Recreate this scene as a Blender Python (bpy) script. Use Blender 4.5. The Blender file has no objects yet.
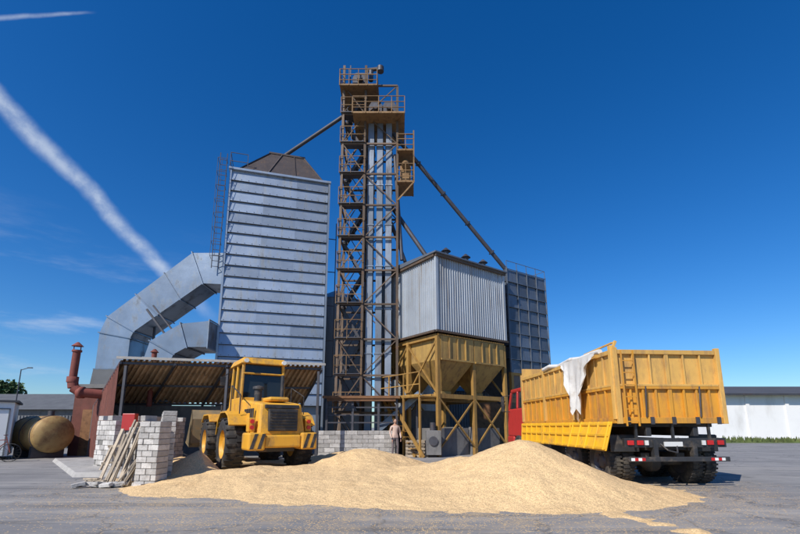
import bpy, math, random
from mathutils import Vector, Matrix, noise
random.seed(7)
D=bpy.data; S=bpy.context.scene
COL=S.collection

# ---------------------------------------------------------------- materials
def M(name,col,rough=.6,metal=0.0,var=.18,scale=2.5,dirt=None,damt=.45,dscale=(5,5,.7),bump=0.0,bscale=30,rnd=.15,det=6):
    m=D.materials.new(name); m.use_nodes=True; nt=m.node_tree; N=nt.nodes; L=nt.links
    b=N['Principled BSDF']; b.inputs['Roughness'].default_value=rough; b.inputs['Metallic'].default_value=metal
    tc=N.new('ShaderNodeTexCoord')
    n=N.new('ShaderNodeTexNoise'); n.inputs['Scale'].default_value=scale; n.inputs['Detail'].default_value=det; n.inputs['Roughness'].default_value=.65
    L.new(tc.outputs['Object'],n.inputs['Vector'])
    mx=N.new('ShaderNodeMix'); mx.data_type='RGBA'
    mx.inputs['A'].default_value=[c*(1-var*1.6) for c in col]+[1]; mx.inputs['B'].default_value=[min(1,c*(1+var*1.6)) for c in col]+[1]
    L.new(n.outputs['Fac'],mx.inputs['Factor'])
    out=mx.outputs['Result']
    at=N.new('ShaderNodeAttribute'); at.attribute_name='rnd'
    ma=N.new('ShaderNodeMath'); ma.operation='MULTIPLY_ADD'; ma.inputs[1].default_value=rnd*2; ma.inputs[2].default_value=1-rnd
    L.new(at.outputs['Fac'],ma.inputs[0])
    vm=N.new('ShaderNodeVectorMath'); vm.operation='SCALE'; L.new(out,vm.inputs[0]); L.new(ma.outputs[0],vm.inputs['Scale'])
    out=vm.outputs[0]
    if dirt:
        mp=N.new('ShaderNodeMapping'); mp.inputs['Scale'].default_value=dscale; L.new(tc.outputs['Object'],mp.inputs['Vector'])
        n2=N.new('ShaderNodeTexNoise'); n2.inputs['Scale'].default_value=1.0; n2.inputs['Detail'].default_value=8; n2.inputs['Roughness'].default_value=.7
        L.new(mp.outputs[0],n2.inputs['Vector'])
        r=N.new('ShaderNodeMapRange'); r.inputs['From Min'].default_value=.62-.25*damt; r.inputs['From Max'].default_value=.78-.2*damt; r.inputs['To Max'].default_value=min(1,.45+damt*.6)
        L.new(n2.outputs['Fac'],r.inputs['Value'])
        m2=N.new('ShaderNodeMix'); m2.data_type='RGBA'; m2.inputs['B'].default_value=list(dirt)+[1]
        L.new(out,m2.inputs['A']); L.new(r.outputs[0],m2.inputs['Factor']); out=m2.outputs['Result']
        rr=N.new('ShaderNodeMapRange'); rr.inputs['To Min'].default_value=rough; rr.inputs['To Max'].default_value=.9
        L.new(r.outputs[0],rr.inputs['Value']); L.new(rr.outputs[0],b.inputs['Roughness'])
    L.new(out,b.inputs['Base Color'])
    if bump>0:
        n3=N.new('ShaderNodeTexNoise'); n3.inputs['Scale'].default_value=bscale; n3.inputs['Detail'].default_value=5
        L.new(tc.outputs['Object'],n3.inputs['Vector'])
        bp=N.new('ShaderNodeBump'); bp.inputs['Strength'].default_value=bump; bp.inputs['Distance'].default_value=.02
        L.new(n3.outputs['Fac'],bp.inputs['Height']); L.new(bp.outputs[0],b.inputs['Normal'])
    return m
RUST=(.13,.06,.03)
m_galv=M('galvanised_sheet',(.29,.34,.40),.40,.45,.18,1.2,(.14,.13,.12),.36,(3,3,.35),rnd=.22,bump=.15,bscale=2)
m_duct=M('duct_sheet',(.18,.225,.285),.38,.55,.25,1.0,(.09,.085,.08),.38,(2,2,1),rnd=.14,bump=.18,bscale=2.5)
m_leg=M('elevator_trunking',(.20,.23,.27),.5,.4,.25,1.0,(.09,.06,.045),.4,(4,4,.6),rnd=.3)
m_corr=M('grey_corrugated',(.38,.41,.44),.5,.25,.14,.8,(.20,.16,.12),.42,(6,6,.3),rnd=.1)
m_darksilo=M('dark_silo_sheet',(.10,.12,.15),.45,.4,.3,1.0,(.05,.05,.06),.3,rnd=.35)
m_siloframe=M('silo_frame_steel',(.15,.17,.20),.5,.4,.2,2,rnd=.1)
m_rusty=M('rusty_brown_steel',(.20,.095,.04),.75,.1,.3,3,(.07,.035,.02),.5,(4,4,4),rnd=.25)
m_tower=M('tower_painted_steel',(.12,.085,.06),.7,.2,.35,2,(.20,.10,.05),.4,(3,3,3),rnd=.35)
m_rails=M('ochre_rail_steel',(.20,.115,.045),.7,.1,.3,3,(.09,.05,.03),.5,(4,4,4),rnd=.3)
m_dksteel=M('dark_steel',(.07,.07,.08),.55,.4,.3,3,RUST,.3,(4,4,4))
m_ochre=M('ochre_steel',(.34,.19,.045),.65,.05,.25,2,(.12,.06,.03),.45,(5,5,1),rnd=.2)
m_hop=M('hopper_ochre',(.38,.235,.065),.6,.05,.25,1.5,(.13,.075,.04),.55,(4,4,.6),rnd=.15)
m_canopy=M('brown_corrugated_sheet',(.46,.31,.18),.75,.1,.3,1.2,(.18,.11,.07),.5,(2,2,2),rnd=.25)
m_hood=M('dark_brown_hood',(.075,.06,.055),.6,.3,.3,2,(.14,.08,.05),.35)
m_loader=M('loader_yellow',(.70,.35,.03),.5,0,.12,2,(.22,.14,.07),.5,(3,3,1.5),bump=.08,rnd=.06)
m_bucket=M('worn_bucket_steel',(.24,.18,.10),.6,.3,.3,2,(.42,.22,.05),.45,(2,2,2),bump=.2)
m_truck=M('truck_ochre_panel',(.62,.36,.09),.6,0,.18,1.5,(.30,.18,.08),.55,(4,4,1.0),rnd=.1,bump=.25,bscale=3)
m_truckl=M('truck_orange_lower',(.60,.28,.03),.5,0,.16,1.5,(.28,.14,.06),.55,(4,4,1.0),rnd=.08,bump=.25,bscale=3)
m_trucky=M('truck_bright_yellow',(.80,.43,.02),.45,0,.1,1.5,(.34,.2,.06),.42,(3,3,1.0),rnd=.06)
m_red=M('cab_red',(.45,.03,.025),.4,0,.12,2,(.12,.05,.04),.3)
m_redpipe=M('red_brown_pipe',(.20,.05,.035),.75,0,.25,3,(.07,.03,.02),.45)
m_black=M('black_rubber',(.028,.026,.025),.85,0,.3,6,(.15,.125,.09),.5,(3,3,3),bump=.2,rnd=.2)
m_blackp=M('black_paint',(.03,.03,.032),.5,0,.3,5,(.14,.11,.08),.45,(4,4,4))
m_glass=M('dark_glass',(.02,.026,.03),.08,0,.1,1,rnd=0)
m_white=M('white_paint',(.72,.72,.70),.6,0,.07,1.5,(.42,.40,.36),.3,(1.5,1.5,.4),rnd=.05)
m_whitewall=M('white_render_wall',(.80,.79,.77),.85,0,.06,.4,(.55,.53,.50),.3,(.5,.5,.15),rnd=.03)
m_brick=M('white_silicate_brick',(.50,.47,.43),.9,0,.25,5,(.24,.21,.18),.45,(6,6,6),bump=.5,bscale=25,rnd=.3)
m_mortar=M('mortar',(.2,.19,.17),.95,0,.25,8,bump=.3)
m_redbrick=M('red_brick_wall',(.16,.055,.04),.9,0,.3,3,(.08,.04,.03),.4,bump=.3)
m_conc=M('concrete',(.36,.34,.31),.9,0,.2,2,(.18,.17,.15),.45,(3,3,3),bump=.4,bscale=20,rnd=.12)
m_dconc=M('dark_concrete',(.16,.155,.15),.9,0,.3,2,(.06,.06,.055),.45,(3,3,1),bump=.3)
m_wood=M('weathered_wood',(.36,.29,.21),.85,0,.3,4,(.14,.11,.08),.45,(12,12,1.5),bump=.3,rnd=.4)
m_roofdk=M('dark_roof',(.06,.06,.065),.8,0,.25,.7)
m_tarp=M('white_tarp',(.66,.64,.60),.8,0,.1,3,(.36,.31,.24),.4,(3,3,3),bump=.5,bscale=6)
m_tank=M('rusty_yellow_tank',(.42,.27,.10),.6,.1,.35,1.5,(.18,.07,.03),.55,(2,2,2))
m_bark=M('bark',(.10,.07,.05),.9,0,.3,6,bump=.5)
m_leaf=M('leaf_foliage',(.055,.10,.025),.7,0,.35,.6,rnd=.5)
m_fence=M('dark_grey_fence',(.12,.125,.13),.8,0,.3,1,rnd=.2)
m_lred=M('red_lens',(.5,.02,.02),.25,0,.05,1)
m_lwhite=M('clear_lens',(.75,.75,.72),.2,0,.05,1)
m_skin=M('skin',(.45,.25,.17),.55,0,.08,6,rnd=0)
m_hair=M('brown_hair',(.06,.035,.02),.7,0,.3,30,rnd=0)

# ---------------------------------------------------------------- geometry helper
def empty(name,loc=(0,0,0),rz=0):
    e=D.objects.new(name,None); e.location=loc; e.rotation_euler=(0,0,rz); e.empty_display_size=.5
    COL.objects.link(e); return e
class P:
    def __init__(s,name,mat,parent=None,bevel=0):
        s.n=name;s.m=mat;s.p=parent;s.v=[];s.f=[];s.r=[];s.s=[];s.bv=bevel
    def add(s,vs,fs,smooth=False,r=None):
        o=len(s.v); s.v+= [tuple(v) for v in vs]; r=random.random() if r is None else r
        for f in fs:
            s.f.append([i+o for i in f]); s.r.append(r); s.s.append(smooth)
        return s
    def hexa(s,b,t,r=None):
        return s.add(list(b)+list(t),[(3,2,1,0),(4,5,6,7),(0,1,5,4),(1,2,6,5),(2,3,7,6),(3,0,4,7)],r=r)
    def box(s,c,d,rz=0,rx=0,ry=0,r=None):
        h=[x/2 for x in d]; R=Matrix.Rotation(rz,3,'Z')@Matrix.Rotation(ry,3,'Y')@Matrix.Rotation(rx,3,'X'); c=Vector(c)
        q=[(-1,-1),(1,-1),(1,1),(-1,1)]
        return s.hexa([c+R@Vector((x*h[0],y*h[1],-h[2])) for x,y in q],[c+R@Vector((x*h[0],y*h[1],h[2])) for x,y in q],r)
    def bx(s,x0,x1,y0,y1,z0,z1,r=None):
        return s.box(((x0+x1)/2,(y0+y1)/2,(z0+z1)/2),(x1-x0,y1-y0,z1-z0),r=r)
    def beam(s,a,b,w=.1,h=None,r=None):
        a=Vector(a);b=Vector(b);h=h or w; d=(b-a).normalized()
        up=Vector((0,0,1)) if abs(d.z)<.95 else Vector((0,1,0))
        x=d.cross(up).normalized()*w/2; y=x.cross(d).normalized()*h/2
        return s.hexa([a-x-y,a+x-y,a+x+y,a-x+y],[b-x-y,b+x-y,b+x+y,b-x+y],r)
    def cyl(s,a,b,r1,r2=None,seg=16,cap=True,r=None):
        a=Vector(a);b=Vector(b); r2=r1 if r2 is None else r2; d=(b-a).normalized()
        up=Vector((0,0,1)) if abs(d.z)<.95 else Vector((0,1,0))
        x=d.cross(up).normalized(); y=x.cross(d).normalized(); vs=[]
        for i in range(seg):
            t=2*math.pi*i/seg; e=x*math.cos(t)+y*math.sin(t); vs+=[a+e*r1,b+e*r2]
        fs=[(2*i,2*((i+1)%seg),2*((i+1)%seg)+1,2*i+1) for i in range(seg)]
        rr=random.random() if r is None else r
        s.add(vs,fs,True,rr)
        if cap:
            s.add(vs[0::2],[tuple(range(seg))],False,rr); s.add(vs[1::2],[tuple(range(seg))],False,rr)
        return s
    def path(s,pts,rad,seg=12):
        for a,b in zip(pts[:-1],pts[1:]): s.cyl(a,b,rad,seg=seg,r=.5)
        return s
    def lathe(s,c,axis,prof,seg=32,r=None):
        c=Vector(c); ax=Vector(axis).normalized(); up=Vector((0,0,1)) if abs(ax.z)<.9 else Vector((0,1,0))
        x=ax.cross(up).normalized(); y=x.cross(ax); vs=[]; n=len(prof)
        for i in range(seg):
            t=2*math.pi*i/seg; e=x*math.cos(t)+y*math.sin(t)
            for (rd,o) in prof: vs.append(c+e*rd+ax*o)
        fs=[]
        for i in range(seg):
            j=(i+1)%seg
            for k in range(n-1): fs.append((i*n+k,j*n+k,j*n+k+1,i*n+k+1))
        return s.add(vs,fs,True,r)
    def extr(s,poly,a,b,r=None):
        n=len(poly); vs=[(x,a,z) for x,z in poly]+[(x,b,z) for x,z in poly]
        fs=[tuple(range(n)),tuple(range(2*n-1,n-1,-1))]+[(i,(i+1)%n,(i+1)%n+n,i+n) for i in range(n)]
        return s.add(vs,fs,r=r)
    def extrx(s,poly,a,b,r=None):
        n=len(poly); vs=[(a,y,z) for y,z in poly]+[(b,y,z) for y,z in poly]
        fs=[tuple(range(n)),tuple(range(2*n-1,n-1,-1))]+[(i,(i+1)%n,(i+1)%n+n,i+n) for i in range(n)]
        return s.add(vs,fs,r=r)
    def corr(s,p0,p1,q0,q1,n,dep,per=None):
        p0,p1,q0,q1=map(Vector,(p0,p1,q0,q1)); nr=(p1-p0).cross(q0-p0).normalized()*dep
        prof=[(0,0),(.35,0),(.5,1),(.85,1)]
        us=[]
        for i in range(n):
            for u,o in prof: us.append(((i+u)/n,o))
        us.append((1,0))
        vs=[]
        for u,o in us: vs+=[p0.lerp(p1,u)+nr*o, q0.lerp(q1,u)+nr*o]
        for k in range(len(us)-1):
            sheet=int(us[k][0]*n/(per or 8))
            s.add([vs[2*k],vs[2*k+2],vs[2*k+3],vs[2*k+1]],[(0,1,2,3)],r=((sheet*37)%11)/11)
        return s
    def done(s,name=None):
        me=D.meshes.new(s.n); me.from_pydata(s.v,[],s.f); me.update()
        a=me.attributes.new('rnd','FLOAT','FACE'); a.data.foreach_set('value',s.r)
        me.polygons.foreach_set('use_smooth',s.s); me.materials.append(s.m)
        o=D.objects.new(s.n,me); COL.objects.link(o)
        if s.p: o.parent=s.p
        if s.bv:
            b=o.modifiers.new('bev','BEVEL'); b.width=s.bv; b.segments=2; b.limit_method='ANGLE'; b.angle_limit=.7
        return o

# ---------------------------------------------------------------- ground
def ground_mat():
    m=D.materials.new('asphalt_ground'); m.use_nodes=True; nt=m.node_tree;N=nt.nodes;L=nt.links
    b=N['Principled BSDF']; b.inputs['Roughness'].default_value=.88
    g=N.new('ShaderNodeNewGeometry')
    def noi(sc,det=6,ro=.6,vec=None):
        n=N.new('ShaderNodeTexNoise'); n.inputs['Scale'].default_value=sc; n.inputs['Detail'].default_value=det; n.inputs['Roughness'].default_value=ro
        L.new(vec or g.outputs['Position'],n.inputs['Vector']); return n.outputs['Fac']
    def mr(v,a,b_,c=0,d=1):
        r=N.new('ShaderNodeMapRange'); r.inputs['From Min'].default_value=a; r.inputs['From Max'].default_value=b_; r.inputs['To Min'].default_value=c; r.inputs['To Max'].default_value=d
        L.new(v,r.inputs['Value']); return r.outputs[0]
    def mix(f,a,b_):
        x=N.new('ShaderNodeMix'); x.data_type='RGBA'
        if isinstance(a,tuple): x.inputs['A'].default_value=(*a,1)
        else: L.new(a,x.inputs['A'])
        if isinstance(b_,tuple): x.inputs['B'].default_value=(*b_,1)
        else: L.new(b_,x.inputs['B'])
        L.new(f,x.inputs['Factor']); return x.outputs['Result']
    def mth(op,a,b_):
        x=N.new('ShaderNodeMath'); x.operation=op
        for i,q in enumerate((a,b_)):
            if isinstance(q,(int,float)): x.inputs[i].default_value=q
            else: L.new(q,x.inputs[i])
        return x.outputs[0]
    c=mix(mr(noi(.35,8,.65),.32,.68),(.165,.160,.158),(.29,.278,.262))
    sp=noi(90,2,.8); c=mix(mr(sp,.55,.75,0,.6),c,(.46,.44,.41)); c=mix(mr(sp,.45,.28,0,.6),c,(.07,.07,.07))
    mp=N.new('ShaderNodeMapping'); mp.inputs['Rotation'].default_value=(0,0,.35); mp.inputs['Scale'].default_value=(.15,1.6,1); L.new(g.outputs['Position'],mp.inputs['Vector'])
    c=mix(mr(noi(1.2,7,.7,mp.outputs[0]),.5,.66,0,.65),c,(.40,.37,.33))
    mp2=N.new('ShaderNodeMapping'); mp2.inputs['Rotation'].default_value=(0,0,-.9); mp2.inputs['Scale'].default_value=(.2,2.2,1); L.new(g.outputs['Position'],mp2.inputs['Vector'])
    c=mix(mr(noi(.9,7,.7,mp2.outputs[0]),.54,.64,0,.55),c,(.10,.098,.095))
    c=mix(mr(noi(.8,5,.6),.62,.70,0,.6),c,(.075,.072,.068))
    v=N.new('ShaderNodeTexVoronoi'); v.feature='DISTANCE_TO_EDGE'; v.inputs['Scale'].default_value=.38
    wn=N.new('ShaderNodeTexNoise'); wn.inputs['Scale'].default_value=2.2; wn.inputs['Detail'].default_value=6; L.new(g.outputs['Position'],wn.inputs['Vector'])
    va=N.new('ShaderNodeVectorMath'); va.operation='SCALE'; va.inputs['Scale'].default_value=.8; L.new(wn.outputs['Color'],va.inputs[0])
    vb=N.new('ShaderNodeVectorMath'); L.new(va.outputs[0],vb.inputs[0]); L.new(g.outputs['Position'],vb.inputs[1]); L.new(vb.outputs[0],v.inputs['Vector'])
    c=mix(mr(v.outputs['Distance'],.0,.014,.6,0),c,(.06,.057,.053))
    sx=N.new('ShaderNodeSeparateXYZ'); L.new(g.outputs['Position'],sx.inputs[0])
    dx=mth('DIVIDE',mth('SUBTRACT',sx.outputs[0],0.3),6.9); dy=mth('DIVIDE',mth('SUBTRACT',sx.outputs[1],11.0),5.6)
    dist=mth('SQRT',mth('ADD',mth('MULTIPLY',dx,dx),mth('MULTIPLY',dy,dy)),0)
    near=mr(dist,.65,1.25,1,0)
    vk=N.new('ShaderNodeTexVoronoi'); vk.inputs['Scale'].default_value=38; L.new(g.outputs['Position'],vk.inputs['Vector'])
    sc=N.new('ShaderNodeSeparateColor'); L.new(vk.outputs['Color'],sc.inputs[0])
    pr=mth('MULTIPLY',near,mr(noi(1.3,5,.7),.33,.65,0,.95))
    k=mth('MULTIPLY',mth('LESS_THAN',sc.outputs[0],pr),mth('LESS_THAN',vk.outputs['Distance'],.45))
    c=mix(k,c,(.68,.46,.21))
    dust=mth('MULTIPLY',near,mr(noi(2.0,6,.7),.42,.66,0,.65)); c=mix(dust,c,(.45,.34,.21))
    L.new(c,b.inputs['Base Color'])
    bp=N.new('ShaderNodeBump'); bp.inputs['Strength'].default_value=.5; bp.inputs['Distance'].default_value=.01; L.new(sp,bp.inputs['Height']); L.new(bp.outputs[0],b.inputs['Normal'])
    return m
g=P('ground',ground_mat()); g.add([(-500,-60,0),(500,-60,0),(500,900,0),(-500,900,0)],[(0,1,2,3)]); g.done()
m_grass=M('grass_verge',(.09,.12,.035),.95,0,.4,.6,(.22,.18,.08),.4,(.4,.4,1),bump=.6)
gr=P('grass_verge',m_grass)
for i in range(4200):
    x=random.uniform(26,100); y=random.uniform(37.5,43.5); h=random.uniform(.1,.45)*(1+.8*noise.noise((x*.3,y*.3,0)))
    a=random.uniform(0,3.14); w=random.uniform(.06,.2)
    gr.add([(x-w*math.cos(a),y-w*math.sin(a),0),(x+w*math.cos(a),y+w*math.sin(a),0),(x+random.uniform(-.1,.1),y,h)],[(0,1,2)])
gr.bx(26,100,37,44,0,.03)
gr.done()

# ---------------------------------------------------------------- grain
def grain_h(x,y):
    def cone(cx,cy,rx,ry,h,rot=0):
        c,s_=math.cos(rot),math.sin(rot); dx=x-cx;dy=y-cy
        u=(dx*c+dy*s_)/rx; v=(-dx*s_+dy*c)/ry
        r=math.sqrt(u*u+v*v+.012); return h*(1-r)
    wob=noise.noise((x*.7,y*.7,0))*.14+noise.noise((x*1.9,y*1.9,3))*.05
    L=[cone(2.6,9.7,2.5,2.45,1.2), cone(1.3,10.6,2.9,2.0,.56), cone(-1.0,12.9,2.8,2.5,.84,-.25),
       cone(-5.2,12.7,1.5,2.2,.92), cone(-3.5,11.3,3.1,2.1,.42,-.12), cone(-.6,10.0,3.6,2.1,.36,-.22),
       cone(-6.2,15.5,2.2,2.6,.7), cone(-2.0,16.0,2.4,2.4,.5), cone(4.1,9.4,1.5,1.2,.3)]
    k=9.0; z=math.log(sum(math.exp(k*(q)) for q in L)+math.exp(k*-.09))/k
    z+=wob*min(1,max(0,z+.15)*2.2)*.7
    ax,ay,bx,by=2.9,7.9,3.95,5.2
    t=max(0,min(1,((x-ax)*(bx-ax)+(y-ay)*(by-ay))/((bx-ax)**2+(by-ay)**2)))
    d=math.hypot(x-ax-(bx-ax)*t,y-ay-(by-ay)*t)
    z=max(z,.035-.16*d+noise.noise((x*5,y*5,1))*.03)
    z+=noise.noise((x*4,y*4,7))*.022+noise.noise((x*11,y*11,9))*.009
    # slumped rills on the steep faces
    z+=abs(noise.noise((x*2.3+y*.4,y*1.1,5)))*-.035*min(1,max(0,z)*3)
    al=(x+4.1)*-.54+(y-13.7)*.84; ac=(x+4.1)*.84+(y-13.7)*.54
    if -2.3<al<4.6 and abs(ac)<1.9:
        f=min(1,(1.9-abs(ac))/.55)*min(1,(al+2.3)/.8)
        lo=.15+.04*noise.noise((x*2,y*2,2))+.02*math.sin(al*16)*math.exp(-((abs(ac)-1.0)/.25)**2)-.05*math.exp(-((abs(ac)-1.0)/.28)**2)
        z=z*(1-f)+lo*f if z>lo or al>-.9 else z
    return z-.012
def grain_mat():
    m=M('grain',(.74,.505,.25),.85,0,.12,1.2,(.60,.38,.17),.3,(1.5,1.5,1.5),rnd=0)
    nt=m.node_tree;N=nt.nodes;L=nt.links;b=N['Principled BSDF']
    tc=N.new('ShaderNodeTexCoord'); v=N.new('ShaderNodeTexVoronoi'); v.inputs['Scale'].default_value=70; L.new(tc.outputs['Object'],v.inputs['Vector'])
    src=b.inputs['Base Color'].links[0].from_socket
    sc=N.new('ShaderNodeSeparateColor'); L.new(v.outputs['Color'],sc.inputs[0])
    mr=N.new('ShaderNodeMapRange'); mr.inputs['To Min'].default_value=.66; mr.inputs['To Max'].default_value=1.2; L.new(sc.outputs[0],mr.inputs['Value'])
    vm=N.new('ShaderNodeVectorMath'); vm.operation='SCALE'; L.new(src,vm.inputs[0]); L.new(mr.outputs[0],vm.inputs['Scale']); L.new(vm.outputs[0],b.inputs['Base Color'])
    n=N.new('ShaderNodeTexNoise'); n.inputs['Scale'].default_value=9; n.inputs['Detail'].default_value=6; L.new(tc.outputs['Object'],n.inputs['Vector'])
    bp=N.new('ShaderNodeBump'); bp.inputs['Strength'].default_value=.5; bp.inputs['Distance'].default_value=.01; bp.invert=True; L.new(v.outputs['Distance'],bp.inputs['Height'])
    b2=N.new('ShaderNodeBump'); b2.inputs['Strength'].default_value=.55; b2.inputs['Distance'].default_value=.06; L.new(n.outputs['Fac'],b2.inputs['Height']); L.new(bp.outputs[0],b2.inputs['Normal']); L.new(b2.outputs[0],b.inputs['Normal'])
    return m
st=.05; x0,x1,y0,y1=-8.2,6.6,4.6,18.6
nx=int((x1-x0)/st); ny=int((y1-y0)/st); idx={}; vs=[];fs=[]
H=[[grain_h(x0+i*st,y0+j*st) for i in range(nx+1)] for j in range(ny+1)]
for j in range(ny):
    for i in range(nx):
        q=[(i,j),(i+1,j),(i+1,j+1),(i,j+1)]
        if max(H[b][a] for a,b in q)<=0: continue
        f=[]
        for a,b in q:
            if (a,b) not in idx: idx[(a,b)]=len(vs); vs.append((x0+a*st,y0+b*st,max(H[b][a],-.03)))
            f.append(idx[(a,b)])
        fs.append(f)
gp=P('grain_pile',grain_mat()); gp.add(vs,fs,True); gp.done()

# ---------------------------------------------------------------- dryer
e=empty('grain_dryer',(-9.24,22,0),math.radians(16))
W=5.26; Dp=4.4; ZT=15.2
p=P('panel_bands',m_galv,e); nb=21; z0=2.4; bh=(ZT-z0)/nb
cols=[0,1.75,3.5,W]
for k in range(nb):
    a=z0+k*bh; b=a+bh
    for c0,c1 in zip(cols[:-1],cols[1:]):
        j=random.uniform(-.006,.006)
        p.hexa([(c0,-.09+j,a),(c1,-.09+j,a),(c1,.2,a),(c0,.2,a)],[(c0,0+j,b-.0),(c1,0+j,b-.0),(c1,.2,b-.0),(c0,.2,b-.0)])
    p.hexa([(-.07,.2,a),(0,.2,a),(0,Dp,a),(-.07,Dp,a)],[(0,.2,b),(.05,.2,b),(.05,Dp,b),(0,Dp,b)])
    p.hexa([(W,.2,a),(W+.07,.2,a),(W+.07,Dp,a),(W,Dp,a)],[(W-.05,.2,b),(W,.2,b),(W,Dp,b),(W-.05,Dp,b)])
p.done()
p=P('core_walls',m_galv,e); p.bx(.06,W-.06,.21,Dp,0,ZT); p.done()
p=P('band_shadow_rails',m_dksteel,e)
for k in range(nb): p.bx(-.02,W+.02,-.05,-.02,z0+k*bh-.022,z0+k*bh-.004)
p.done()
p=P('panel_bolts',m_dksteel,e)
for k in range(nb):
    for i in range(14):
        x=.15+i*(W-.3)/13; p.bx(x-.014,x+.014,-.10,-.06,z0+k*bh+.05,z0+k*bh+.078)
p.done()
p=P('corner_posts',m_galv,e)
for x in (-.09,W+.02): p.bx(x,x+.1,-.11,.05,0,ZT+.05)
p.bx(-.15,W+.15,-.15,Dp+.1,ZT,ZT+.12); p.done()
p=P('roof_hood',m_hood,e)
p.hexa([(.35,.0,ZT+.12),(4.95,.0,ZT+.12),(4.95,4,ZT+.12),(.35,4,ZT+.12)],[(1.9,1.3,ZT+2.2),(3.9,1.3,ZT+2.2),(3.9,2.9,ZT+2.2),(1.9,2.9,ZT+2.2)])
p.bx(1.85,3.95,1.25,2.95,ZT+2.2,ZT+2.3); p.cyl((2.6,2,ZT+2.3),(2.6,2,ZT+2.6),.22)
for x,x2 in ((.35,1.9),(1.9,2.6),(3.4,3.3),(4.95,3.9)): p.beam((x,-.03,ZT+.12),(x2,1.27,ZT+2.2),.06)
p.done()
p=P('ladder_and_rails',m_dksteel,e)
for x in (-.65,-.3): p.beam((x,.1,9.5),(x,.1,ZT+1.0),.04)
for k in range(21): p.beam((-.65,.1,9.6+k*.31),(-.3,.1,9.6+k*.31),.025)
for k in range(8):
    z=10+k*.8; p.beam((-.7,.1,z),(-.7,-.4,z),.02); p.beam((-.25,.1,z),(-.25,-.4,z),.02); p.beam((-.7,-.4,z),(-.25,-.4,z),.02)
for x in (-.7,-.48,-.25): p.beam((x,-.4,10),(x,-.4,ZT+.4),.018)
for z in (.5,1.0): 
    p.beam((-.1,-.1,ZT+z),(.8,-.1,ZT+z),.03); p.beam((-.1,-.1,ZT+z),(-.1,4,ZT+z),.03)
for x in (-.1,.8): p.beam((x,-.1,ZT),(x,-.1,ZT+1),.03)
for y in (2,4): p.beam((-.1,y,ZT),(-.1,y,ZT+1),.03)
for z in (4,6,8,10,12): p.beam((W+.12,.4,z),(W+.6,.4,z),.04)
p.beam((W+.6,.4,4),(W+.6,.4,13),.05)
p.done()
# ducts
def sweep(e,name,up,lo,y0_,y1_):
    p=P(name,m_duct,e); n=len(up)
    for i in range(n-1):
        a,b,c,d=up[i],up[i+1],lo[i+1],lo[i]
        k=max(1,int(math.hypot(b[0]-a[0],b[1]-a[1])/1.4))
        for j in range(k):
            t0=j/k; t1=(j+1)/k
            L_=lambda p_,q_,t:(p_[0]+(q_[0]-p_[0])*t,p_[1]+(q_[1]-p_[1])*t)
            s=.004*(j%2)
            p.extr([L_(a,b,t0),L_(a,b,t1),L_(d,c,t1),L_(d,c,t0)],y0_-s,y1_+s)
    p.done()
    f=P('duct_flanges',m_duct,e)
    def ring(a,b,t=.05):
        a=Vector((a[0],0,a[1]));b=Vector((b[0],0,b[1])); d=(b-a).normalized()*t; a=a-d;b=b+d
        for y in (y0_-.03,y1_+.03): f.beam((a.x,y,a.z),(b.x,y,b.z),.05)
        f.beam((a.x,y0_-.05,a.z),(a.x,y1_+.05,a.z),.05); f.beam((b.x,y0_-.05,b.z),(b.x,y1_+.05,b.z),.05)
    for i in range(n-1):
        a,b,c,d=up[i],up[i+1],lo[i+1],lo[i]
        k=max(1,int(math.hypot(b[0]-a[0],b[1]-a[1])/1.4))
        for j in range(k+ (1 if i==n-2 else 0)):
            t=j/k; ring((a[0]+(b[0]-a[0])*t,a[1]+(b[1]-a[1])*t),(d[0]+(c[0]-d[0])*t,d[1]+(c[1]-d[1])*t))
    f.done()
e=empty('air_duct',(0,22.2,0))
sweep(e,'main_duct',[(-9.2,10.45),(-11.1,10.45),(-15.2,6.95),(-15.5,6.1),(-15.5,4.2)],[(-9.2,8.7),(-10.4,8.75),(-13.75,6.15),(-13.9,5.8),(-13.9,4.2)],0,1.7)
p=P('duct_base_box',m_fence,e); p.hexa([(-15.8,-.3,0),(-13.4,-.3,0),(-13.4,2,0),(-15.8,2,0)],[(-15.55,-.05,4.2),(-13.85,-.05,4.2),(-13.85,1.75,4.2),(-15.55,1.75,4.2)]); p.done()
e=empty('return_air_duct',(0,20.9,0))
sweep(e,'lower_duct',[(-9.3,6.4),(-10.7,6.25),(-12.1,5.4),(-12.3,4.6),(-12.3,2.5)],[(-9.3,5.1),(-10.3,5.1),(-10.9,4.75),(-11.0,4.5),(-11.0,2.5)],0,1.9)
p=P('support_struts',m_dksteel,e)
p.beam((-12.9,.8,7.2),(-11.6,.8,5.6),.09); p.beam((-12.6,.8,7.4),(-11.3,.8,5.9),.07); p.beam((-13.2,2.2,6.8),(-13.2,2.2,0),.1); p.done()

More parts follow.
